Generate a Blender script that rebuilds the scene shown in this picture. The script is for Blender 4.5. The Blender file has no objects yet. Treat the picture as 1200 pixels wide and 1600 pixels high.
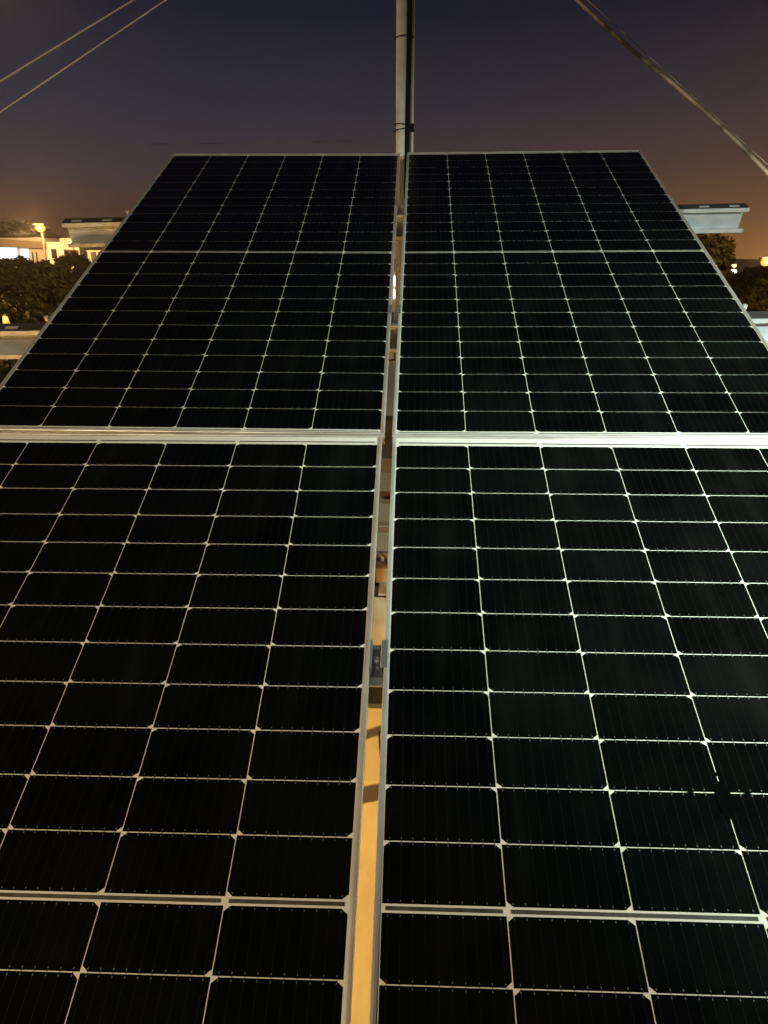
import bpy, bmesh, math, random
from mathutils import Vector, Matrix
random.seed(7)
rad = math.radians
SC = bpy.context.scene
COL = SC.collection

# ------------------------------------------------------------ camera
TILT = rad(24.4)                       # slope of the solar array
J = Vector((0, 0, 1.44))               # middle of the joint between upper and lower panels
A = Matrix.Translation(J) @ Matrix.Rotation(TILT, 4, 'X')      # array space -> world
F_PX = 1153.65                         # focal length for a 1200x1600 frame
CP = Vector((0.0631, -1.557, 1.1673))
RW = Matrix(((0.99927, 0.0346, -0.0161), (0.0116, -0.6776, -0.7353), (-0.0364, 0.7346, -0.6775)))
r_ = (A.to_3x3() @ RW[0]).normalized()
f_ = (A.to_3x3() @ RW[2]).normalized()
u_ = r_.cross(f_).normalized(); r_ = f_.cross(u_).normalized()
CAMLOC = A @ CP
cam_d = bpy.data.cameras.new('camera')
cam_d.sensor_fit = 'VERTICAL'; cam_d.sensor_height = 36; cam_d.sensor_width = 27
cam_d.lens = F_PX / 1600 * 36
cam_d.clip_start = 0.05; cam_d.clip_end = 3000
cam = bpy.data.objects.new('camera', cam_d); COL.objects.link(cam)
cam.matrix_world = Matrix(((r_.x, u_.x, -f_.x, CAMLOC.x), (r_.y, u_.y, -f_.y, CAMLOC.y), (r_.z, u_.z, -f_.z, CAMLOC.z), (0, 0, 0, 1)))
SC.camera = cam
SC.render.resolution_x = 768; SC.render.resolution_y = 1024
SC.view_settings.view_transform = 'Standard'; SC.view_settings.look = 'None'
SC.view_settings.exposure = 0; SC.view_settings.gamma = 1
SC.cycles.max_bounces = 6

def ray(px, py):
    return (f_ + r_ * ((px - 600) / F_PX) - u_ * ((py - 800) / F_PX))
def at(px, py, d):                     # the point seen at a photo pixel, d metres ahead of the camera
    v = ray(px, py); return CAMLOC + v * (d / v.y)
def onplane(px, py, z=0):              # the array-space point seen at a photo pixel
    v = A.to_3x3().inverted() @ ray(px, py); t = (z - CP.z) / v.z; return CP + v * t

# ------------------------------------------------------------ sky (night, town glow on the horizon)
W = bpy.data.worlds.new('World'); SC.world = W; W.use_nodes = True
nt = W.node_tree; nt.nodes.clear(); N = nt.nodes.new; L = nt.links.new
tc = N('ShaderNodeTexCoord'); sep = N('ShaderNodeSeparateXYZ'); L(tc.outputs['Generated'], sep.inputs[0])
def mth(tree, op, a, b=None, c=None, clamp=False):
    n = tree.nodes.new('ShaderNodeMath'); n.operation = op; n.use_clamp = clamp
    for i, v in enumerate((a, b, c)):
        if v is None: continue
        if isinstance(v, (int, float)): n.inputs[i].default_value = v
        else: tree.links.new(v, n.inputs[i])
    return n.outputs[0]
def ramp(tree, fac, stops, interp='LINEAR'):
    n = tree.nodes.new('ShaderNodeValToRGB'); n.color_ramp.interpolation = interp
    e = n.color_ramp.elements
    while len(e) < len(stops): e.new(0.5)
    for k, (p, c) in enumerate(stops): e[k].position = p; e[k].color = (*c, 1)
    if fac is not None: tree.links.new(fac, n.inputs[0])
    return n.outputs[0]
elev = mth(nt, 'MAXIMUM', sep.outputs['Z'], 0)
left = ramp(nt, elev, [(0, (.17, .058, .016)), (.05, (.090, .044, .025)), (.11, (.056, .043, .047)), (.18, (.030, .030, .046)), (.27, (.011, .0135, .027)), (.6, (.008, .008, .018))])
right = ramp(nt, elev, [(0, (.36, .15, .045)), (.05, (.20, .098, .040)), (.11, (.094, .052, .032)), (.18, (.044, .030, .031)), (.27, (.015, .013, .019)), (.6, (.008, .008, .018))])
hz = mth(nt, 'POWER', mth(nt, 'MULTIPLY_ADD', sep.outputs['X'], 1.05, .44, True), 1.5)
mixc = N('ShaderNodeMix'); mixc.data_type = 'RGBA'; L(hz, mixc.inputs[0]); L(left, mixc.inputs[6]); L(right, mixc.inputs[7])
nz = N('ShaderNodeTexNoise'); nz.inputs['Scale'].default_value = 2.2; nz.inputs['Detail'].default_value = 3; L(tc.outputs['Generated'], nz.inputs['Vector'])
var = mth(nt, 'MULTIPLY_ADD', nz.outputs[0], .35, .83)
vm = N('ShaderNodeVectorMath'); vm.operation = 'SCALE'; L(mixc.outputs[2], vm.inputs[0]); L(var, vm.inputs['Scale'])
bg = N('ShaderNodeBackground'); L(vm.outputs[0], bg.inputs[0]); bg.inputs[1].default_value = 1.0
sky = N('ShaderNodeTexSky'); sky.sky_type = 'NISHITA'; sky.sun_disc = False; sky.sun_elevation = rad(-6); sky.sun_rotation = rad(120)
bg2 = N('ShaderNodeBackground'); L(sky.outputs[0], bg2.inputs[0]); bg2.inputs[1].default_value = 0.05
ad = N('ShaderNodeAddShader'); L(bg.outputs[0], ad.inputs[0]); L(bg2.outputs[0], ad.inputs[1])
wo = N('ShaderNodeOutputWorld'); L(ad.outputs[0], wo.inputs[0])

# ------------------------------------------------------------ lamps that light the yard (all out of view; the fills are added)
def lamp(name, typ, loc, power, color, size=.1, target=None, spot=60, blend=.5):
    d = bpy.data.lights.new(name, typ); d.energy = power; d.color = color
    d.shadow_soft_size = size
    if typ == 'SPOT': d.spot_size = rad(spot); d.spot_blend = blend
    o = bpy.data.objects.new(name, d); COL.objects.link(o); o.location = loc
    if target is not None:
        o.rotation_euler = (Vector(target) - Vector(loc)).to_track_quat('-Z', 'Y').to_euler()
    return o
SODIUM = (1, .50, .13); COOL = (.80, 1, .88)
lamp('floodlight', 'SPOT', (2.1, -1.75, 2.3), 1050, COOL, .06, (1.45, -.35, 1.35), 84, 1.0)
lamp('warm_fill', 'POINT', (-2.0, -3.1, 2.7), 370, (1, .74, .42), .08)  # added warm fill behind the camera for wires and lower left lines
lamp('yard_lamp', 'POINT', (-14, 4.5, 8.5), 1500, (1, .62, .30), .15)
lamp('right_tree_fill', 'POINT', (9, 13, 5.0), 1300, SODIUM, .15)  # unseen sodium fill, raised to brighten the trees on the right
lamp('left_tree_fill', 'POINT', (-8, 14, 7.5), 900, SODIUM, .15)  # unseen sodium fill added in front of the dark left trees
lamp('under_array_lamp', 'SPOT', (-3.3, -.7, .86), 3300, (1, .56, .12), .03, (0, .55, -.6), 60, .9)

# ------------------------------------------------------------ materials
def mat(name, base, rough=.6, metal=0., spec=.5, emit=None, estr=0., noise=None, bump=None, coat=0.):
    m = bpy.data.materials.new(name); m.use_nodes = True; t = m.node_tree; b = t.nodes['Principled BSDF']
    b.inputs['Base Color'].default_value = (*base, 1); b.inputs['Roughness'].default_value = rough
    b.inputs['Metallic'].default_value = metal; b.inputs['Specular IOR Level'].default_value = spec
    b.inputs['Coat Weight'].default_value = coat
    if emit: b.inputs['Emission Color'].default_value = (*emit, 1); b.inputs['Emission Strength'].default_value = estr
    co = t.nodes.new('ShaderNodeTexCoord').outputs['Object']
    if noise:                          # (scale, other colour, contrast)
        n = t.nodes.new('ShaderNodeTexNoise'); n.inputs['Scale'].default_value = noise[0]; n.inputs['Detail'].default_value = 6
        n.inputs['Roughness'].default_value = .6; t.links.new(co, n.inputs['Vector'])
        c = ramp(t, n.outputs[0], [(.5 - noise[2], base), (.5 + noise[2], noise[1])])
        t.links.new(c, b.inputs['Base Color'])
        rr = mth(t, 'MULTIPLY_ADD', n.outputs[0], .3, rough - .15, True); t.links.new(rr, b.inputs['Roughness'])
    if bump:
        n = t.nodes.new('ShaderNodeTexNoise'); n.inputs['Scale'].default_value = bump[0]; n.inputs['Detail'].default_value = 5
        t.links.new(co, n.inputs['Vector']); q = t.nodes.new('ShaderNodeBump'); q.inputs['Strength'].default_value = bump[1]
        q.inputs['Distance'].default_value = bump[2]; t.links.new(n.outputs[0], q.inputs['Height']); t.links.new(q.outputs[0], b.inputs['Normal'])
    return m
M = {}
M['frame'] = mat('anodised_aluminium', (.74, .73, .70), .42, .62, noise=(4.5, (.40, .37, .33), .16), bump=(60, .05, .002))
M['backsheet'] = mat('white_backsheet', (.66, .66, .62), .28, 0, .35, noise=(5, (.52, .52, .47), .25))
M['ribbon'] = mat('tinned_ribbon', (.035, .033, .028), .4, .3, noise=(40, (.10, .10, .09), .3))
M['busbar'] = mat('busbar_wire', (.0055, .0055, .0055), .4, 0, .18)
M['solder'] = mat('solder_pad', (.065, .065, .065), .45, 0)
M['dark_mark'] = mat('dark_mark_tone', (.003, .0035, .0035), .3, 0, .2)
M['galv'] = mat('galvanised_steel', (.42, .43, .45), .45, .3, noise=(12, (.30, .31, .33), .2), bump=(40, .1, .002))
M['clamp'] = mat('clamp_aluminium', (.42, .42, .43), .4, .8, noise=(60, (.3, .3, .31), .2))
M['bolt'] = mat('bolt_steel', (.75, .75, .72), .3, .6)
M['mast'] = mat('mast_paint', (.50, .52, .48), .55, .1, noise=(14, (.38, .39, .35), .2))
M['rubber'] = mat('black_rubber', (.006, .005, .004), .8, 0, .1)
M['strip'] = mat('dark_top_strip', (.035, .028, .026), .6, .2, noise=(20, (.05, .04, .035), .2))  # dark tone of a strip added over the galvanised top flange
M['pipe'] = mat('cream_pipe', (.62, .54, .46), .5, noise=(6, (.5, .42, .35), .2))
M['wire'] = mat('steel_wire', (.48, .47, .47), .5, 0, noise=(1.5, (.36, .35, .35), .2))
M['jacket'] = mat('cable_jacket', (.55, .42, .33), .28, .1, noise=(3.4, (.04, .03, .022), .10))  # pale and dark stretches in the colour imitate glints along the cable
M['concrete'] = mat('concrete', (.42, .38, .31), .85, noise=(2.6, (.32, .28, .22), .16), bump=(35, .22, .006))
M['soil'] = mat('dry_soil', (.10, .085, .06), .95, noise=(1.1, (.045, .05, .03), .2), bump=(9, .6, .05))
M['wood'] = mat('timber', (.30, .20, .11), .8, noise=(5, (.20, .13, .07), .2), bump=(25, .4, .006))
M['render'] = mat('white_render', (.70, .70, .68), .9, noise=(.9, (.56, .56, .54), .3))
M['roofc'] = mat('flat_roof', (.34, .28, .22), .9, noise=(.8, (.26, .22, .17), .3))
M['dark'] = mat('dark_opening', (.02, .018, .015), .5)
M['glass_dark'] = mat('dark_window_glass', (.015, .014, .012), .15)
M['lit'] = mat('lit_window', (.7, .8, .8), .4, emit=(.55, .86, .92), estr=1.6, noise=(1.2, (.5, .6, .6), .2))
M['lit2'] = mat('lit_white_window', (.8, .8, .75), .4, emit=(1, .95, .85), estr=2.2)
M['litw'] = mat('lit_amber_window', (.8, .6, .3), .4, emit=(1, .55, .12), estr=1.2)
M['sodium'] = mat('sodium_lamp', (.1, .05, .02), .4, emit=(1, .36, .05), estr=1.8)
M['sodium_s'] = mat('distant_lamp', (1, .8, .4), .4, emit=(1, .62, .26), estr=3)
M['whitelamp'] = mat('distant_white_lamp', (1, 1, .9), .4, emit=(1, .93, .72), estr=6)
M['lantern'] = mat('lantern_glass', (.9, .7, .2), .4, emit=(1, .62, .10), estr=.8)
M['post'] = mat('lamp_post_paint', (.035, .03, .025), .6, .1)
M['bark'] = mat('bark', (.09, .065, .045), .95, bump=(20, .6, .01))
M['hill'] = mat('hill_scrub', (.030, .030, .018), 1, noise=(.08, (.055, .045, .028), .2))

def leafmat(name, a, b):
    m = bpy.data.materials.new(name); m.use_nodes = True; t = m.node_tree; p = t.nodes['Principled BSDF']
    g = t.nodes.new('ShaderNodeNewGeometry')
    c = ramp(t, g.outputs['Random Per Island'], [(0, a), (1, b)]); t.links.new(c, p.inputs['Base Color'])
    p.inputs['Roughness'].default_value = .6
    return m
M['leaf'] = leafmat('leaves', (.045, .055, .018), (.12, .12, .045))
M['leaf_dark'] = leafmat('dark_leaves', (.03, .04, .015), (.08, .085, .03))

# photovoltaic cell: near-black silicon, each cell a hair different, fine finger lines and dust
CP_X, CP_Y, CG = .184, .0927, .0112
m = bpy.data.materials.new('silicon_cell'); m.use_nodes = True; t = m.node_tree; b = t.nodes['Principled BSDF']; M['cell'] = m
co = t.nodes.new('ShaderNodeTexCoord').outputs['Object']
s3 = t.nodes.new('ShaderNodeSeparateXYZ'); t.links.new(co, s3.inputs[0])
fx = mth(t, 'FLOOR', mth(t, 'DIVIDE', s3.outputs[0], CP_X)); fy = mth(t, 'FLOOR', mth(t, 'DIVIDE', s3.outputs[1], CP_Y))
cv = t.nodes.new('ShaderNodeCombineXYZ'); t.links.new(fx, cv.inputs[0]); t.links.new(fy, cv.inputs[1])
wn = t.nodes.new('ShaderNodeTexWhiteNoise'); t.links.new(cv.outputs[0], wn.inputs['Vector'])
c1 = ramp(t, wn.outputs['Value'], [(0, (.0006, .0009, .0008)), (1, (.0012, .0021, .0020))])
dn = t.nodes.new('ShaderNodeTexNoise'); dn.inputs['Scale'].default_value = 3.5; dn.inputs['Detail'].default_value = 8; dn.inputs['Roughness'].default_value = .65; t.links.new(co, dn.inputs['Vector'])
dm = ramp(t, dn.outputs[0], [(.42, (0, 0, 0)), (.8, (.0022, .0022, .0018))])
am = t.nodes.new('ShaderNodeMix'); am.data_type = 'RGBA'; am.blend_type = 'ADD'; am.inputs[0].default_value = 1
t.links.new(c1, am.inputs[6]); t.links.new(dm, am.inputs[7]); t.links.new(am.outputs[2], b.inputs['Base Color'])
t.links.new(mth(t, 'MULTIPLY_ADD', dn.outputs[0], .25, .10), b.inputs['Roughness'])
mp = t.nodes.new('ShaderNodeMapping'); mp.inputs['Scale'].default_value = (9, .8, 1); mp.inputs['Rotation'].default_value = (0, 0, .12); t.links.new(co, mp.inputs[0])
sn = t.nodes.new('ShaderNodeTexNoise'); sn.inputs['Scale'].default_value = 1.4; sn.inputs['Detail'].default_value = 6; t.links.new(mp.outputs[0], sn.inputs['Vector'])
st = ramp(t, sn.outputs[0], [(.54, (0, 0, 0)), (.80, (.0028, .0032, .0027))])
a2 = t.nodes.new('ShaderNodeMix'); a2.data_type = 'RGBA'; a2.blend_type = 'ADD'; a2.inputs[0].default_value = 1
t.links.new(am.outputs[2], a2.inputs[6]); t.links.new(st, a2.inputs[7]); t.links.new(a2.outputs[2], b.inputs['Base Color'])
b.inputs['Specular IOR Level'].default_value = .18

# ------------------------------------------------------------ mesh helpers
class MB:
    def __init__(s): s.v = []; s.f = []
    def add(s, vs, fs):
        o = len(s.v); s.v += [tuple(v) for v in vs]; s.f += [tuple(i + o for i in f) for f in fs]; return s
    def box(s, x0, x1, y0, y1, z0, z1, mtx=None):
        vs = [Vector(p) for p in ((x0, y0, z0), (x1, y0, z0), (x1, y1, z0), (x0, y1, z0), (x0, y0, z1), (x1, y0, z1), (x1, y1, z1), (x0, y1, z1))]
        if mtx: vs = [mtx @ v for v in vs]
        return s.add(vs, [(0, 3, 2, 1), (4, 5, 6, 7), (0, 1, 5, 4), (1, 2, 6, 5), (2, 3, 7, 6), (3, 0, 4, 7)])
    def quad(s, x0, x1, y0, y1, z):
        return s.add([(x0, y0, z), (x1, y0, z), (x1, y1, z), (x0, y1, z)], [(0, 1, 2, 3)])
    def tube(s, pts, r, n=8, r1=None):
        pts = [Vector(p) for p in pts]; k = len(pts); rings = []
        up = Vector((0, 0, 1)) if abs((pts[-1] - pts[0]).normalized().z) < .9 else Vector((1, 0, 0))
        for i, p in enumerate(pts):
            d = (pts[min(i + 1, k - 1)] - pts[max(i - 1, 0)]).normalized()
            a = d.cross(up).normalized(); c = a.cross(d); rr = r if r1 is None else r + (r1 - r) * i / (k - 1)
            rings.append([p + (a * math.cos(6.28318 * j / n) + c * math.sin(6.28318 * j / n)) * rr for j in range(n)])
        vs = [v for g in rings for v in g]; fs = []
        for i in range(k - 1):
            for j in range(n): fs.append((i * n + j, i * n + (j + 1) % n, (i + 1) * n + (j + 1) % n, (i + 1) * n + j))
        fs.append(tuple(range(n - 1, -1, -1))); fs.append(tuple((k - 1) * n + j for j in range(n)))
        return s.add(vs, fs)
    def prism(s, prof, x0, x1, axis='x'):      # prof: closed list of (a,b), extruded along axis
        n = len(prof); vs = []
        for x in (x0, x1):
            for a, b2 in prof: vs.append((x, a, b2) if axis == 'x' else (a, x, b2))
        fs = [(i, (i + 1) % n, n + (i + 1) % n, n + i) for i in range(n)]
        fs += [tuple(range(n - 1, -1, -1)), tuple(range(n, 2 * n))]
        return s.add(vs, fs)
    def sphere(s, c, r, n=10, sz=1):
        c = Vector(c); vs = []; fs = []; m2 = n // 2
        for i in range(m2 + 1):
            for j in range(n):
                a = math.pi * i / m2; b2 = 2 * math.pi * j / n
                vs.append(c + Vector((math.sin(a) * math.cos(b2), math.sin(a) * math.sin(b2), math.cos(a) * sz)) * r)
        for i in range(m2):
            for j in range(n): fs.append((i * n + j, (i + 1) * n + j, (i + 1) * n + (j + 1) % n, i * n + (j + 1) % n))
        return s.add(vs, fs)
    def build(s, name, m, parent=None, smooth=False, bevel=0, fix=True):
        me = bpy.data.meshes.new(name); me.from_pydata(s.v, [], s.f); me.update()
        if fix:
            bm = bmesh.new(); bm.from_mesh(me); bmesh.ops.recalc_face_normals(bm, faces=bm.faces); bm.to_mesh(me); bm.free()
        me.materials.append(m)
        if smooth:
            for p in me.polygons: p.use_smooth = True
        o = bpy.data.objects.new(name, me); COL.objects.link(o)
        if parent: o.parent = parent
        if bevel:
            md = o.modifiers.new('bevel', 'BEVEL'); md.width = bevel; md.segments = 2; md.limit_method = 'ANGLE'
        return o
def tag(o, label=None, cat=None, group=None, kind=None):
    if label: o['label'] = label
    if cat: o['category'] = cat
    if group: o['group'] = group
    if kind: o['kind'] = kind
    return o
def empty(name, loc=(0, 0, 0), rz=0, label=None, cat=None, group=None):
    o = bpy.data.objects.new(name, None); COL.objects.link(o); o.location = loc; o.rotation_euler = (0, 0, rz)
    return tag(o, label, cat, group)
def copy_tree(o, parent=None):
    c = o.copy(); COL.objects.link(c)
    if parent: c.parent = parent
    for ch in [x for x in bpy.data.objects if x.parent == o]: copy_tree(ch, c)
    return c

# ------------------------------------------------------------ the setting: ground
def hgt(x, y):
    h = 0
    d = math.hypot(x, y)
    if y > 6: h += -.9 * min(1, (y - 6) / 10)
    if y > 25: h += 3.2 * min(1, (y - 25) / 30) * (1 if x < 0 else .35)
    if d > 90: h += (d - 90) * .052 * (1 + .35 * math.sin(x * .021 + 1) + .2 * math.sin(x * .05)) * (.85 if x < 0 else .40)
    return min(h, 40)
g = MB(); xs = []
n = 90
def axis(i): t = (i / n) * 2 - 1; return 420 * (abs(t) ** 2.6) * (1 if t > 0 else -1)
for j in range(n + 1):
    for i in range(n + 1):
        x, y = axis(i), axis(j) + 1.0; g.v.append((x, y, hgt(x, y) - .02 + (random.uniform(-.04, .04) if y > 8 else 0)))
for j in range(n):
    for i in range(n): a = j * (n + 1) + i; g.f.append((a, a + 1, a + n + 2, a + n + 1))
tag(g.build('ground', M['soil'], smooth=True), kind='structure')
t_ = MB(); t_.box(-6, 6, -5, 2.1, -.15, 0.004); tag(t_.build('terrace_floor', M['concrete']), kind='structure')

# ------------------------------------------------------------ solar panels
WID = 6 * CP_X; H24 = 24 * CP_Y + CG; GX, GY = .0455, .0694
MX = .0105; MY = .0285                 # cell block to outer frame edge
PANW = WID + 2 * MX; PANH = H24 + 2 * MY
def cell_rows(half):                   # y centres from the top edge of the cell block, for one half
    base = 0 if half == 0 else 12 * CP_Y + CG
    return [-(base + (k + .5) * CP_Y) for k in range(12)]
def make_panel(label, dx, dy, rz, e, MYT, MYB):
    """Object origin: top-left corner of the cell block."""
    root = empty('solar_panel', label=label, cat='solar panel', group='solar panels of the tilted array')
    # frame: four rails, mitre-free butt joints, with lip, wall and bottom flange
    fr = MB(); lip = .0085; x0, x1, y1, y0 = -MX, WID + MX, MYT, -H24 - MYB
    def rail_prof(s):                  # outward = 0, inward positive * s
        return [(0, -.0008), (.0008 * s, 0), (.0048 * s, 0), (.0052 * s, -.0005), (lip * s, -.0013), (lip * s, -.0025), (.0016 * s, -.0025), (.0016 * s, -.0334), (.026 * s, -.0334), (.026 * s, -.035), (0, -.035), (0, -.022), (.0008 * s, -.021), (.0008 * s, -.019), (0, -.018)]
    fr.prism([(x0 + a, b) for a, b in rail_prof(1)], y0, y1, 'y')
    fr.prism([(x1 + a, b) for a, b in rail_prof(-1)], y0, y1, 'y')
    fr.prism([(y0 + a, b - .0003) for a, b in rail_prof(1)], x0 + .0003, x1 - .0003, 'x')
    fr.prism([(y1 + a, b - .0003) for a, b in rail_prof(-1)], x0 + .0003, x1 - .0003, 'x')
    fr.build('frame', M['frame'], root)
    MB().box(x0 + .003, x1 - .003, y0 + .003, y1 - .003, -.0075, -.0035).build('backsheet', M['backsheet'], root)
    ce = .0009                         # half gap between columns
    gy = .0004 if 'upper' in label else .0008                         # half gap between rows, narrowed on the upper panels to dim their lines
    ch = .0095
    for half in (0, 1):
        cm, bb, pd = MB(), MB(), MB()
        for ci in range(6):
            top_ch = (ci % 2 == 0) ^ (half == 1)
            xa, xb = ci * CP_X + ce, (ci + 1) * CP_X - ce
            for yc in cell_rows(half):
                ya, yb = yc - CP_Y / 2 + gy, yc + CP_Y / 2 - gy
                if top_ch: vs = [(xa, ya), (xb, ya), (xb, yb - ch * .8), (xb - ch, yb), (xa + ch, yb), (xa, yb - ch * .8)]
                else: vs = [(xa + ch, ya), (xb - ch, ya), (xb, ya + ch * .8), (xb, yb), (xa, yb), (xa, ya + ch * .8)]
                cm.add([(x, y, -.0030) for x, y in vs], [(0, 1, 2, 3, 4, 5)])
                for q in range(10):
                    xq = xa + (xb - xa) * (q + .5) / 10
                    pd.quad(xq - .0009, xq + .0009, yb - .0052, yb - .0026, -.0021)
                    pd.quad(xq - .0009, xq + .0009, ya + .0026, ya + .0052, -.0021)
            for q in range(10):
                xq = xa + (xb - xa) * (q + .5) / 10; ys = cell_rows(half)
                bb.quad(xq - .0003, xq + .0003, ys[-1] - CP_Y / 2 + .003, ys[0] + CP_Y / 2 - .003, -.0025)
        c = cm.build('cell_block', M['cell'], root, fix=False)
        bb.build('busbar_wires', M['busbar'], c, fix=False); pd.build('solder_pads', M['solder'], c, fix=False)
    # interconnect ribbons: at the top, the middle and the bottom of the cell block
    def rib(spans, yc, hw):
        r = MB()
        for a, b in spans: r.quad(a * CP_X + .006, b * CP_X - .006, yc - hw, yc + hw, -.0028)
        r.build('ribbon', M['ribbon'], root, fix=False)
    rib([(0, 2), (2, 4), (4, 6)], .0100, .0022)
    rib([(0, 1), (1, 3), (3, 5), (5, 6)], -12 * CP_Y - CG / 2, .0030)
    rib([(0, 2), (2, 4), (4, 6)], -H24 - .0062, .0018)
    X = GX / 2 if 'right' in label else -GX / 2 - WID
    Y = (H24 + GY / 2) if 'upper' in label else -GY / 2
    # rigid per-panel adjustment (small mounting errors)
    rot = Matrix.Rotation(rz, 4, 'Z')
    Tm = Matrix.Translation((dx, dy, e[0])) @ Matrix(((1, 0, 0, 0), (0, 1, 0, 0), (e[1], e[2], 1, 0), (0, 0, 0, 1))).normalized() @ rot @ Matrix.Translation((X, Y, 0))
    q = Matrix.Rotation(e[2], 4, 'X') @ Matrix.Rotation(-e[1], 4, 'Y')
    root.matrix_world = A @ Matrix.Translation((dx, dy, e[0])) @ q @ rot @ Matrix.Translation((X, Y, 0))
    return root
PAN = {}
PAN['UL'] = make_panel('upper left black solar panel with warm lit silver frame, nearest the white house', .0027, .0019, .0002, (-.0020, -.0050, .0036), .025, .021)
PAN['UR'] = make_panel('upper right black solar panel with bare purlin ends sticking out past its right edge', -.0011, -.0019, -.0056, (-.0031, .0070, .0063), .025, .021)
PAN['LL'] = make_panel('lower left black solar panel in dim warm light, nearest the camera on the left', -.0027, .0010, .0034, (.0024, -.0006, -.0071), .038, .030)
PAN['LR'] = make_panel('lower right black solar panel with brightest cool white grid lines and a dark patch', .0011, -.0011, .0020, (.0027, -.0011, -.0027), .038, .030)
# dark patches in the cell tone on the lower right panel, over the third column line
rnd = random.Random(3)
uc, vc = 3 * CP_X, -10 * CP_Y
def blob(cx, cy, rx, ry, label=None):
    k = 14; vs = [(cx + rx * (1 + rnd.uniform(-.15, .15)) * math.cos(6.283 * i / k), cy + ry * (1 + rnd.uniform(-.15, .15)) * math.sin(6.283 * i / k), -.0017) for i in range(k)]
    tag(MB().add(vs, [tuple(range(k))]).build('dark_patch', M['cell'], PAN['LR'], fix=False), label=label)
blob(uc + .001, vc - .014, .013, .034, 'dark patch hiding a crossing of the grid lines'); 
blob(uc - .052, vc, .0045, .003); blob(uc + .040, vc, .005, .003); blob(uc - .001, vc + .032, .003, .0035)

# ------------------------------------------------------------ galvanised purlins (lipped C channels, open towards the viewer)
YP = [onplane(626, 332).y, onplane(617, 504).y, onplane(589, 1024).y, -1.76]
ZT = -.0365
PR = [onplane(1117, 322, ZT), onplane(1185, 492, ZT)]; PL = [onplane(145, 344, ZT), onplane(30, 511, ZT)]   # where the bare ends stick out
ANG = [math.atan2(PR[k].y - PL[k].y, PR[k].x - PL[k].x) for k in (0, 1)] + [0, 0]
for k in (0, 1): YP[k] = PL[k].y + (PR[k].y - PL[k].y) * (0 - PL[k].x) / (PR[k].x - PL[k].x)
XR = onplane(1168, 326, -.05).x; XL = onplane(100, 349, -.05).x
def channel(x0, x1):
    w, h, l, t2 = .052, .105, .016, .0025
    prof = [(-w / 2, 0), (w / 2, 0), (w / 2, -h), (-w / 2, -h), (-w / 2, -h + l), (-w / 2 + t2, -h + l), (-w / 2 + t2, -h + t2), (w / 2 - t2, -h + t2), (w / 2 - t2, -t2), (-w / 2 + t2, -t2), (-w / 2 + t2, -l), (-w / 2, -l)]
    return prof
PUR = []
plabel = ['galvanised steel channel under the top of the upper panels, sticking out beside the tree', 'galvanised steel channel under the upper panels, its left end above the bushes', 'galvanised steel channel seen in the gap under the nearest clamp', 'galvanised steel channel under the low end of the lower panels']
for i, y in enumerate(YP):
    e_ = empty('purlin', label=plabel[i], cat='steel beam', group='galvanised channels under the panels')
    xl, xr = (XL, XR) if i != 1 else (XL - .03, XR + .02)
    pm = MB().prism(channel(0, 0), xl, xr, 'x')
    pm.build('channel', M['galv'], e_)
    # dark strip on the top flange; bright blocks stand for slots showing the lit inside
    MB().box(xl + .002, xr - .002, -.0235, .0255, .0002, .0016).build('top_strip', M['strip'], e_)
    for x in (xr - .19, xr - .06, xl + .06, xl + .19): MB().box(x - .021, x + .021, -.010, .004, .0006, .0030).build('lit_slot', M['bolt'], e_)
    e_.matrix_world = A @ Matrix.Translation((0, y, -.038)) @ Matrix.Rotation(ANG[i], 4, 'Z')
    PUR.append(e_)
# rafters and legs that carry the purlins
for sx, wl in ((-1, 'left'), (1, 'right')):
    e_ = empty('support_frame', label='sloping steel frame with posts under the %s hand panels' % wl, cat='steel frame', group='support frames under the array')
    rb = MB().box(sx * .62 - .03, sx * .62 + .03, -2.2, 2.2, -.245, -.145); rb.v = [tuple(A @ Vector(v)) for v in rb.v]; rb.build('rafter', M['galv'], e_)
    for yy in (-1.9, 0.1, 2.0):
        p = A @ Vector((sx * .62, yy, -.25)); MB().box(p.x - .03, p.x + .03, p.y - .03, p.y + .03, 0, p.z + .01).build('post', M['galv'], e_)
    for ya, yb in ((-1.75, -.2), (.5, 1.7)):  # unseen diagonals added to throw shadow bands on the lit floor
        pa = A @ Vector((sx * .62, ya, -.25)); pb = A @ Vector((sx * .62, yb, -.25))
        MB().tube([(pa.x, pa.y - .1, .06), (pb.x, pb.y, pb.z)], .022, 8).build('shadow_brace', M['galv'], e_)

# ------------------------------------------------------------ clamps
def mid_clamp():
    r = empty('mid_clamp', label='x', cat='clamp', group='clamps in the gap between the panels')
    c = MB(); L2 = .032
    c.prism([(-.0210, .0030), (-.0098, .0030), (-.0085, .0020), (-.0085, -.028), (.0085, -.028), (.0085, .0020), (.0098, .0030), (.0210, .0030), (.0210, .0010), (.0108, .0010), (.0105, -.030), (-.0105, -.030), (-.0108, .0010), (-.0210, .0010)], -L2, L2, 'y')
    c.build('bracket', M['clamp'], r)
    b = MB(); b.tube([(0, 0, -.0275), (0, 0, -.0180)], .0065, 6); b.tube([(0, 0, -.0180), (0, 0, -.0100)], .004, 8)
    b.build('bolt', M['bolt'], r)
    MB().box(-.017, .017, -.05, .045, -.0365, -.031).build('base_plate', M['bolt'], r)
    return r
mc = mid_clamp(); mids = [mc, copy_tree(mc), copy_tree(mc)]
lab = ['small clamp high in the gap, between the tops of the upper panels', 'clamp in the gap halfway down the upper panels, below the bright white specks', 'large nearest clamp in the gap between the two lower panels']
for o, y, l in zip(mids, YP, lab):
    o.matrix_world = A @ Matrix.Translation((0, y, .0035)); o['label'] = l
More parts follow.
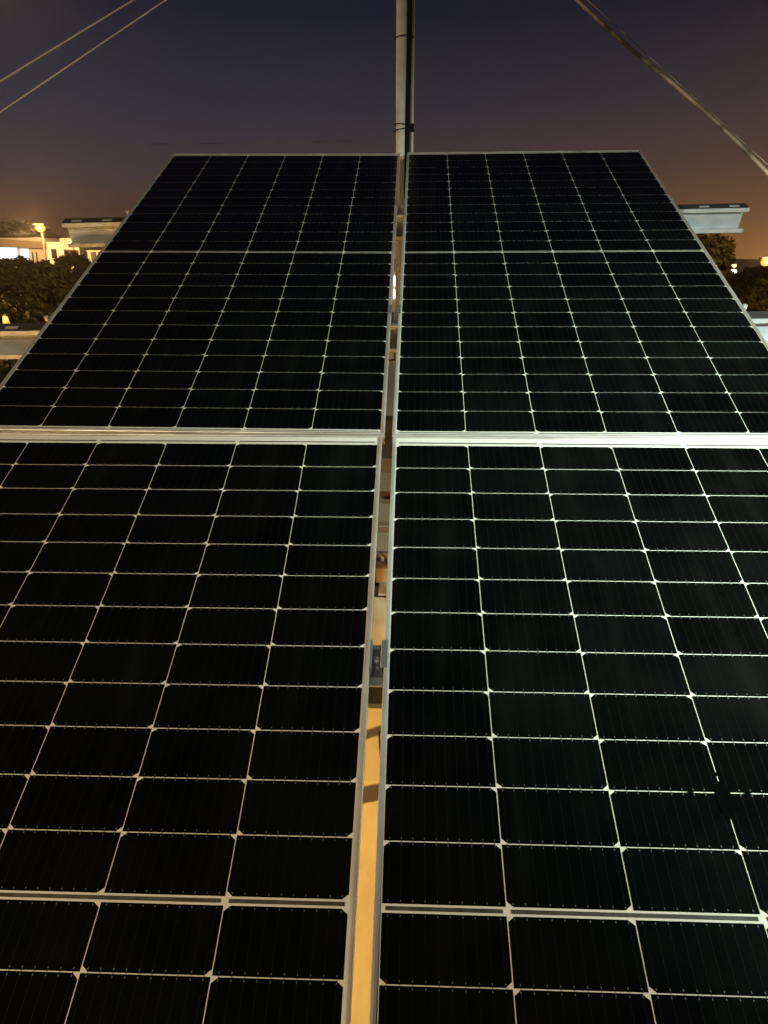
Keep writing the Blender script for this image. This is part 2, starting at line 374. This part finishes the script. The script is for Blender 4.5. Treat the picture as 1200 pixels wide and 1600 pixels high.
def end_clamp():
    r = empty('end_clamp', label='x', cat='clamp', group='clamps on the outer edges of the upper panels')
    MB().prism([(-.009, .0030), (.0020, .0030), (.0020, -.0345), (.030, -.0345), (.030, -.0370), (-.0002 + .0005, -.0370), (.0003, .0010), (-.009, .0010)], -.025, .025, 'y').build('bracket', M['clamp'], r)
    b = MB(); b.tube([(.016, 0, -.0345), (.016, 0, -.004)], .004, 8); b.tube([(.016, 0, -.012), (.016, 0, .001)], .0075, 6); b.build('bolt', M['bolt'], r)
    return r
ec = end_clamp(); ends = [ec] + [copy_tree(ec) for _ in range(3)]
XE = GX / 2 + WID + MX
for o, (sx, y, l) in zip(ends, ((1, YP[0], 'bright little end clamp on the right edge, beside the upper bare purlin end'), (1, YP[1], 'bright little end clamp on the right edge, beside the lower bare purlin end'),
                                (-1, YP[0], 'end clamp on the left panel edge, by the upper dim purlin end'), (-1, YP[1], 'end clamp on the left panel edge, beside the bushes and lower purlin'))):
    yk = y + math.tan(ANG[YP.index(y)]) * sx * XE
    o.matrix_world = A @ Matrix.Translation((sx * (XE + .004), yk, 0)) @ (Matrix.Rotation(math.pi, 4, 'Z') if sx < 0 else Matrix()); o['label'] = l

# ------------------------------------------------------------ mast, cables, guy wires
top = A @ Vector((0, H24 + GY / 2 + MY, 0))
MY_ = top.y + .16; dm_ = MY_ - CAMLOC.y
b0 = at(627.5, 232, dm_); b1 = at(628.5, 0, dm_); mx = b0.x
GA = at(627, -255, dm_)
mr = empty('mast', (mx, MY_, hgt(mx, MY_)), label='pale painted steel mast rising behind the gap of the array', cat='mast')
MB().tube([(0, 0, 0), ((b1.x - b0.x), 0, GA.z + .5)], .0285, 20).build('pole', M['mast'], mr, smooth=True)
MB().box(-.12, .12, -.12, .12, 0, .012).build('base_plate', M['galv'], mr)
MB().tube([(.004, 0, GA.z - .02), (.004, 0, GA.z + .04)], .036, 16).build('guy_collar', M['galv'], mr)
cab = empty('black_cable', (0, 0, 0), label='thick black cable strapped along the right side of the mast', cat='cable')
pts = []
for k in range(40):
    z = .1 + (GA.z + .2) * k / 39; pts.append((mx + .029 + .012 * max(0, (z - 2.6)) + .002 * math.sin(z * 5), MY_ - .022, z))
MB().tube(pts, .0125, 10).build('cable', M['rubber'], cab, smooth=True)
for py, tl in ((59, .004), (196, -.004), (203, .006)):
    z = at(627, py, dm_).z; t3 = MB(); ring = [(mx + .008 + .046 * math.cos(a), MY_ - .004 + .042 * math.sin(a), z + tl * math.cos(a)) for a in [6.283 * i / 20 for i in range(21)]]
    t3.tube(ring, .0024, 6).build('cable_tie', M['rubber'], cab, smooth=True)
def extend(P, Q, zg):
    d = Q - P; return P + d * ((zg - P.z) / d.z)
def wire(name, P, Q, r, material, label, cat, wig=0, sag=0, n=40, grp=None, col=None):
    pts = []
    for k in range(n + 1):
        t4 = k / n; p = P.lerp(Q, t4); p.z -= sag * 4 * t4 * (1 - t4)
        p += Vector((math.sin(t4 * 19) * wig, math.sin(t4 * 13 + 1) * wig, math.sin(t4 * 31 + 2) * wig * .6)); pts.append(p)
    return tag(MB().tube(pts, r, 8).build(name, material, smooth=True), label, cat, grp)
G = 'guy wires of the mast'
Q1 = extend(GA, at(0, 128, 2.6), .3); Q2 = extend(GA, at(0, 171, 3.2), .3)
wire('guy_wire', GA, Q1, .0036, M['wire'], 'upper and slightly thicker of the two guy wires in the left sky', 'guy wire', grp=G)
wire('guy_wire', GA + Vector((0, .01, -.01)), Q2, .0029, M['wire'], 'lower and thinner of the two guy wires in the left sky', 'guy wire', grp=G)
Q3 = extend(GA, at(1200, 272, 2.9), .3)
wire('overhead_cable', GA, Q3, .0070, M['jacket'], 'lumpy brown cable crossing the right sky with glinting stretches', 'cable', wig=.009, sag=.0, n=90)
wire('guy_wire', GA + Vector((.018, 0, .012)), Q3 + Vector((.018, 0, .012)), .0018, M['jacket'], 'thin dark wire running tight along the lumpy cable on the right', 'guy wire', grp=G)
c0 = at(643.5, 235, dm_ + .02); c1 = at(646, 0, dm_ + .02)
e_ = empty('conduit_pipe', (c0.x, c0.y, 0), label='thin pale pipe standing close to the right of the mast', cat='pipe')
MB().tube([(0, 0, 0), (0, 0, c0.z), (c1.x - c0.x, 0, c1.z), (c1.x - c0.x, 0, GA.z)], .0075, 10).build('pipe', M['pipe'], e_, smooth=True)
MB().tube([(0, 0, at(642, 199, dm_).z - .02), (0, 0, at(642, 199, dm_).z + .02)], .010, 10).build('coupling', M['rubber'], e_, smooth=True)
# thin line over the upper left panel
wire('thin_wire', at(230, 225, 9), at(623, 218, 9), .0018, M['jacket'], 'hair thin wire running level just above the upper left panel', 'wire', sag=.01)

# ------------------------------------------------------------ things under the array seen through the gap
pl = ['widest and farthest timber plank on the soil under the gap', 'second timber plank counted from the far end under the gap', 'third timber plank counted from the far end under the gap', 'fourth timber plank from the far end, in the middle under the gap',
      'thin timber plank just nearer than the middle one under the gap', 'second nearest timber plank under the gap, thin and dark', 'nearest timber plank lying on the soil under the gap']
for i, (y, h, w) in enumerate(((4.45, .20, .50), (3.85, .12, .14), (3.50, .16, .12), (3.18, .10, .10), (2.90, .14, .12), (2.62, .08, .09), (2.34, .10, .12))):
    o = MB().box(-1.2, 1.1, -w / 2, w / 2, 0, h).build('timber_plank', M['wood'], bevel=.006)
    o.location = (.1 * i - .2, y, 0.0); o.rotation_euler = (0, 0, rad((-6, 4, -3, 5, -2, 3, -4)[i])); tag(o, pl[i], 'plank', 'timber planks on the ground under the array')
hose = [(-.06, .75, .012), (-.035, .45, .012), (-.02, .1, .012), (-.012, -.3, .012), (-.03, -.9, .012), (.2, -1.6, .012)]
tag(MB().tube(hose, .0035, 8).build('ground_wire', M['rubber'], smooth=True), 'thin dark wire lying along the lit concrete under the gap', 'wire')
o = MB().box(-2.2, 2.6, -.12, .12, 0, 1.0).build('garden_wall', M['concrete'], bevel=.01); o.location = (0, 9.5, -.5)
tag(o, 'low grey concrete wall beyond the array, seen through the gap', 'wall')

def house(name, label, cat='house', group=None): return empty(name, label=label, cat=cat, group=group)
def wbox(p, x0, x1, y0, y1, z0, z1, nm, m_, par, bev=0):
    return MB().box(x0, x1, y0, y1, z0, z1).build(nm, m_, par, bevel=bev)
# white house seen only through the gap
D = 24; h = house('white_house', 'pale house glimpsed through the gap between the upper panels, with bright windows')
def Z(py, d, px=620): return at(px, py, d).z
def X_(px, py, d): return at(px, py, d).x
zb = hgt(0, D - 2) - .3
wbox(0, -1.6, 1.6, D - 1.9, D + 3, zb, Z(372, D), 'wall', M['render'], h)
wbox(0, -1.9, 1.9, D - 2.3, D + 3.2, Z(412, D), Z(404, D), 'canopy', M['roofc'], h)
for (a, b2) in ((432, 449), (455, 470)): wbox(0, X_(612, 440, D - 1.9), X_(622, 440, D - 1.9), D - 1.96, D - 1.9, Z(b2, D - 1.9), Z(a, D - 1.9), 'window', M['lit2'], h)
for i, (px, py, d, s, mm) in enumerate(((624, 364, 30, .10, 'litw'), (617, 541, 12, .045, 'litw'))):
    l_ = ('amber lamp glimpsed high in the gap below the top clamp', 'small amber lamp glimpsed in the gap below the second clamp', 'faint amber lamp glimpsed in the gap just above the panel joint')[i]
    p = at(px, py, d); e_ = empty('garden_lamp', (p.x, p.y, 0), label=l_, cat='lamp', group='garden lamps beyond the array'); zg = hgt(p.x, p.y)
    MB().tube([(0, 0, zg), (0, 0, p.z - s)], .02, 8).build('stem', M['post'], e_)
    MB().sphere((0, 0, p.z), s, 10).build('globe', M[mm], e_, smooth=True)

# ------------------------------------------------------------ left background: white house, lamp, trees
D = 46
h = house('white_house', 'long white flat roofed house on the left hillside with bright cyan lit openings')
p0 = at(-60, 400, D); zb = hgt(p0.x, D) - 1.5
def hb(nm, px0, px1, py0, py1, d, dep, m_, par, z0=None):
    a = at(px0, py0, d); b2 = at(px1, py1, d); yc = CAMLOC.y + d
    return MB().box(a.x, b2.x, yc, yc + dep, zb if z0 is None else z0, max(a.z, b2.z) if z0 is None else a.z).build(nm, m_, par)
def pane(nm, px0, px1, py0, py1, d, m_, par, out=.06):
    a = at(px0, py0, d); b2 = at(px1, py1, d); yc = CAMLOC.y + d
    return MB().box(a.x, b2.x, yc - out, yc + .0, b2.z, a.z).build(nm, m_, par)
hb('wall', -140, 70, 372, 372, D, 7, M['render'], h)
# sloping long roof slab
q = MB(); a = at(-140, 364, D - .5); b2 = at(72, 378, D - .5); c2 = at(72, 388, D - .5); d2 = at(-140, 383, D - .5)
q.add([a, b2, c2, d2, a + Vector((0, 8, 0)), b2 + Vector((0, 8, 0)), c2 + Vector((0, 8, 0)), d2 + Vector((0, 8, 0))], [(0, 1, 2, 3), (4, 7, 6, 5), (0, 4, 5, 1), (1, 5, 6, 2), (2, 6, 7, 3), (3, 7, 4, 0)])
q.build('roof', M['roofc'], h)
w = pane('lit_opening', -60, 28, 385, 404, D, M['lit'], h)
w = pane('lit_opening', 32, 46, 389, 406, D, M['lit'], h)
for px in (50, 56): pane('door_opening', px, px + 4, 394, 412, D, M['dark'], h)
pane('pillar', 68, 77, 392, 414, D - 1, M['render'], h)
h2 = house('white_house', 'small white cube house with stepped parapet and dark window, right of the orange lamp')
D2 = 44
hb('wall', 72, 94, 378, 378, D2, 5, M['render'], h2); hb('parapet', 93, 113, 372, 376, D2 - .25, 5, M['render'], h2); hb('wall', 111, 123, 383, 383, D2 - .1, 5, M['render'], h2)
hb('parapet', 94, 100, 373, 373, D2 - .3, .6, M['render'], h2)
wf = pane('window', 100, 121, 390, 404.5, D2 - .3, M['post'], h2, .05); pane('pane', 102, 108, 392, 403, D2 - .37, M['glass_dark'], wf, .03); pane('pane', 110, 119, 392, 403, D2 - .37, M['glass_dark'], wf, .03)
pane('window', 80, 90, 389, 403, D2, M['glass_dark'], h2, .05)
hb('lean_to', 123, 160, 391, 391, D2 + .6, 3, M['render'], h2)
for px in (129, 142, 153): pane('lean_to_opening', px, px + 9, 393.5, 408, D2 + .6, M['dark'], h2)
# brownish larger building behind, above the purlin
# street lamp
def street_lamp(px, py, d, rr, mname, label, power=0, color=SODIUM, double=False):
    color = (1, .53, .19)
    p = at(px, py, d); zg = hgt(p.x, p.y); e_ = empty('street_lamp', (p.x, p.y, zg), label=label, cat='street lamp', group='lit street lamps in the distance')
    hgt_ = p.z - zg
    MB().tube([(0, .15, -.5), (0, .12, hgt_ * .9), (0, 0, hgt_ + .12)], .07 if d < 80 else .12, 8, .05).build('pole', M['post'], e_)
    MB().box(-rr * 1.1, rr * 1.1, -rr * .7, rr * .9, hgt_ + rr * .55, hgt_ + rr * .8).build('lamp_head', M['post'], e_)
    MB().sphere((0, 0, hgt_), rr, 12, .85).build('bulb', M[mname], e_, smooth=True)
    if power:
        l = lamp('lamp_light', 'POINT', (0, 0, 0), power, color, .3); l.parent = e_; l.location = (0, -rr - .9, hgt_ - .2)
    return e_
street_lamp(63, 356, 41, .25, 'sodium', 'large glaring orange street lamp above the white houses on the on the left', 2600)
street_lamp(1143, 409, 120, .40, 'sodium_s', 'upper orange light right of the tree beside the array', 0)
street_lamp(1147, 415, 121, .36, 'sodium_s', 'orange light just under the uppermost one, right of the tree')
street_lamp(1135.5, 424, 95, .32, 'whitelamp', 'left one of the pair of pale lights low beside the array')
street_lamp(1146.5, 424, 95, .34, 'whitelamp', 'right one of the pair of pale lights low beside the array')
street_lamp(1198, 409, 90, .62, 'sodium', 'big orange glaring lamp at the right border of the photo', 3500)
for i, (px, py) in enumerate(((1174, 430), (1186, 431))): street_lamp(px, py, 130, .28, 'litw', ('left of two dim far lights over the dark trees on the right', 'right of two dim far lights over the dark trees on the right')[i])
p = at(9, 499, 16); e_ = empty('garden_lantern', (p.x, p.y, hgt(p.x, p.y)), label='glowing yellow lantern among the bushes at the left border', cat='lantern'); zz = p.z - hgt(p.x, p.y)
MB().tube([(0, 0, 0), (0, 0, zz - .07)], .025, 8).build('post', M['post'], e_); MB().tube([(0, 0, zz - .09), (0, 0, zz + .06)], .075, 8, .05).build('lantern_glass', M['lantern'], e_, smooth=True); MB().tube([(0, 0, zz + .06), (0, 0, zz + .12)], .07, 8, .01).build('cap', M['post'], e_)
l = lamp('lantern_light', 'POINT', (0, 0, 0), 14, SODIUM, .08); l.parent = e_; l.location = (0, -.15, zz + .1)

def tree(px, py, d, wpx, hpx, label, leaf='leaf', n=5200, ls=.10, seed=1, nm='tree', grp='bushy trees beyond the array'):
    """crown centred at a photo pixel, wpx x hpx pixels large, d metres away"""
    rn = random.Random(seed); c = at(px, py, d); k = d / F_PX; rw, rh = wpx * k / 2, hpx * k / 2; zg = hgt(c.x, c.y)
    root = empty(nm, (c.x, c.y, zg), label=label, cat='tree', group=grp); cz = c.z - zg
    tr = MB(); tr.tube([(0, 0, -.3), (.05, 0, cz * .5), (-.05, .05, cz)], .05 + rw * .05, 8, .03)
    cl = []
    for i in range(26):
        a, b3 = rn.uniform(0, 6.283), rn.uniform(-.75, 1); rr = rn.uniform(.35, .95); s = math.sqrt(max(0, 1 - b3 * b3))
        q = Vector((math.cos(a) * s * rr * rw, math.sin(a) * s * rr * rw * .9, cz + b3 * rr * rh)); cl.append((q, rn.uniform(.22, .45)))
        if i < 9: tr.tube([(0, 0, cz * .55), (q.x * .5, q.y * .5, (cz * .6 + q.z) / 2), tuple(q)], .03 + rw * .012, 6, .008)
    tr.build('trunk', M['bark'], root, smooth=True)
    lf = MB()
    for i in range(n):
        q, s = cl[rn.randrange(len(cl))]; v = Vector((rn.gauss(0, 1), rn.gauss(0, 1), rn.gauss(0, 1))).normalized() * (rn.random() ** .45)
        p = q + Vector((v.x * s * rw, v.y * s * rw, v.z * s * rh * .9))
        nn = (v + Vector((rn.uniform(-.8, .8), rn.uniform(-.8, .8), rn.uniform(-.3, 1)))).normalized()
        t5 = nn.cross(Vector((rn.random(), rn.random(), rn.random() + .1))).normalized(); t6 = nn.cross(t5); sz = ls * rn.uniform(.5, 1.2)
        lf.add([p - t5 * sz, p - t6 * sz * .45, p + t5 * sz, p + t6 * sz * .45], [(0, 1, 2, 3)])
    lf.build('crown', M[leaf], root, fix=False)
    return root
tree(28, 445, 27, 110, 84, 'dark olive bushy tree at the left border below the cyan lit openings', n=5200, seed=1)
tree(78, 452, 24, 84, 88, 'lighter clumped bushy tree between the left border and the panel edge', seed=2, n=5200)
tree(118, 424, 32, 74, 48, 'low dark tree touching the left panel edge under the cube house', 'leaf_dark', seed=3, n=3600)
tree(-20, 490, 20, 90, 60, 'broad low bush at the left border behind the yellow lantern', 'leaf_dark', seed=4, n=3600, ls=.08)
tree(95, 492, 19, 110, 46, 'dark low bush between the lantern and the left panel edge', 'leaf_dark', seed=14, n=3600, ls=.08)
tree(30, 590, 9, 110, 70, 'olive bush at the left border below the lower purlin end', seed=5, n=4200, ls=.045)
tree(-30, 356, 90, 170, 26, 'dark far tree line clump on the hill above the long white house', 'leaf_dark', seed=6, n=2500, ls=.3)
tree(1112, 398, 22, 66, 74, 'olive tree right under the bright upper purlin end', seed=7, n=4600)
tree(1160, 452, 34, 70, 60, 'dark tree low at the right edge under the far lights', 'leaf_dark', seed=8, n=4600)
tree(1190, 470, 26, 70, 56, 'warm olive bush at the right border above the lower purlin end', seed=9, n=4200)
tree(1200, 430, 60, 90, 30, 'far dark clump at the right border just below the skyline', 'leaf_dark', seed=10, n=3000, ls=.2)
tree(1215, 560, 14, 110, 80, 'dark bush at the right border under the lower purlin end', 'leaf_dark', seed=12, n=3600, ls=.06)

# ------------------------------------------------------------ night haze that carries the glow of the lamps
m = bpy.data.materials.new('night_haze'); m.use_nodes = True; t = m.node_tree; t.nodes.clear()
pv = t.nodes.new('ShaderNodeVolumePrincipled'); pv.inputs['Color'].default_value = (.9, .88, .85, 1); pv.inputs['Density'].default_value = .0006
pv.inputs['Anisotropy'].default_value = .85
ou = t.nodes.new('ShaderNodeOutputMaterial'); t.links.new(pv.outputs[0], ou.inputs['Volume'])
tag(MB().box(-430, 430, -430, 430, -3, 42).build('haze', m), kind='stuff')
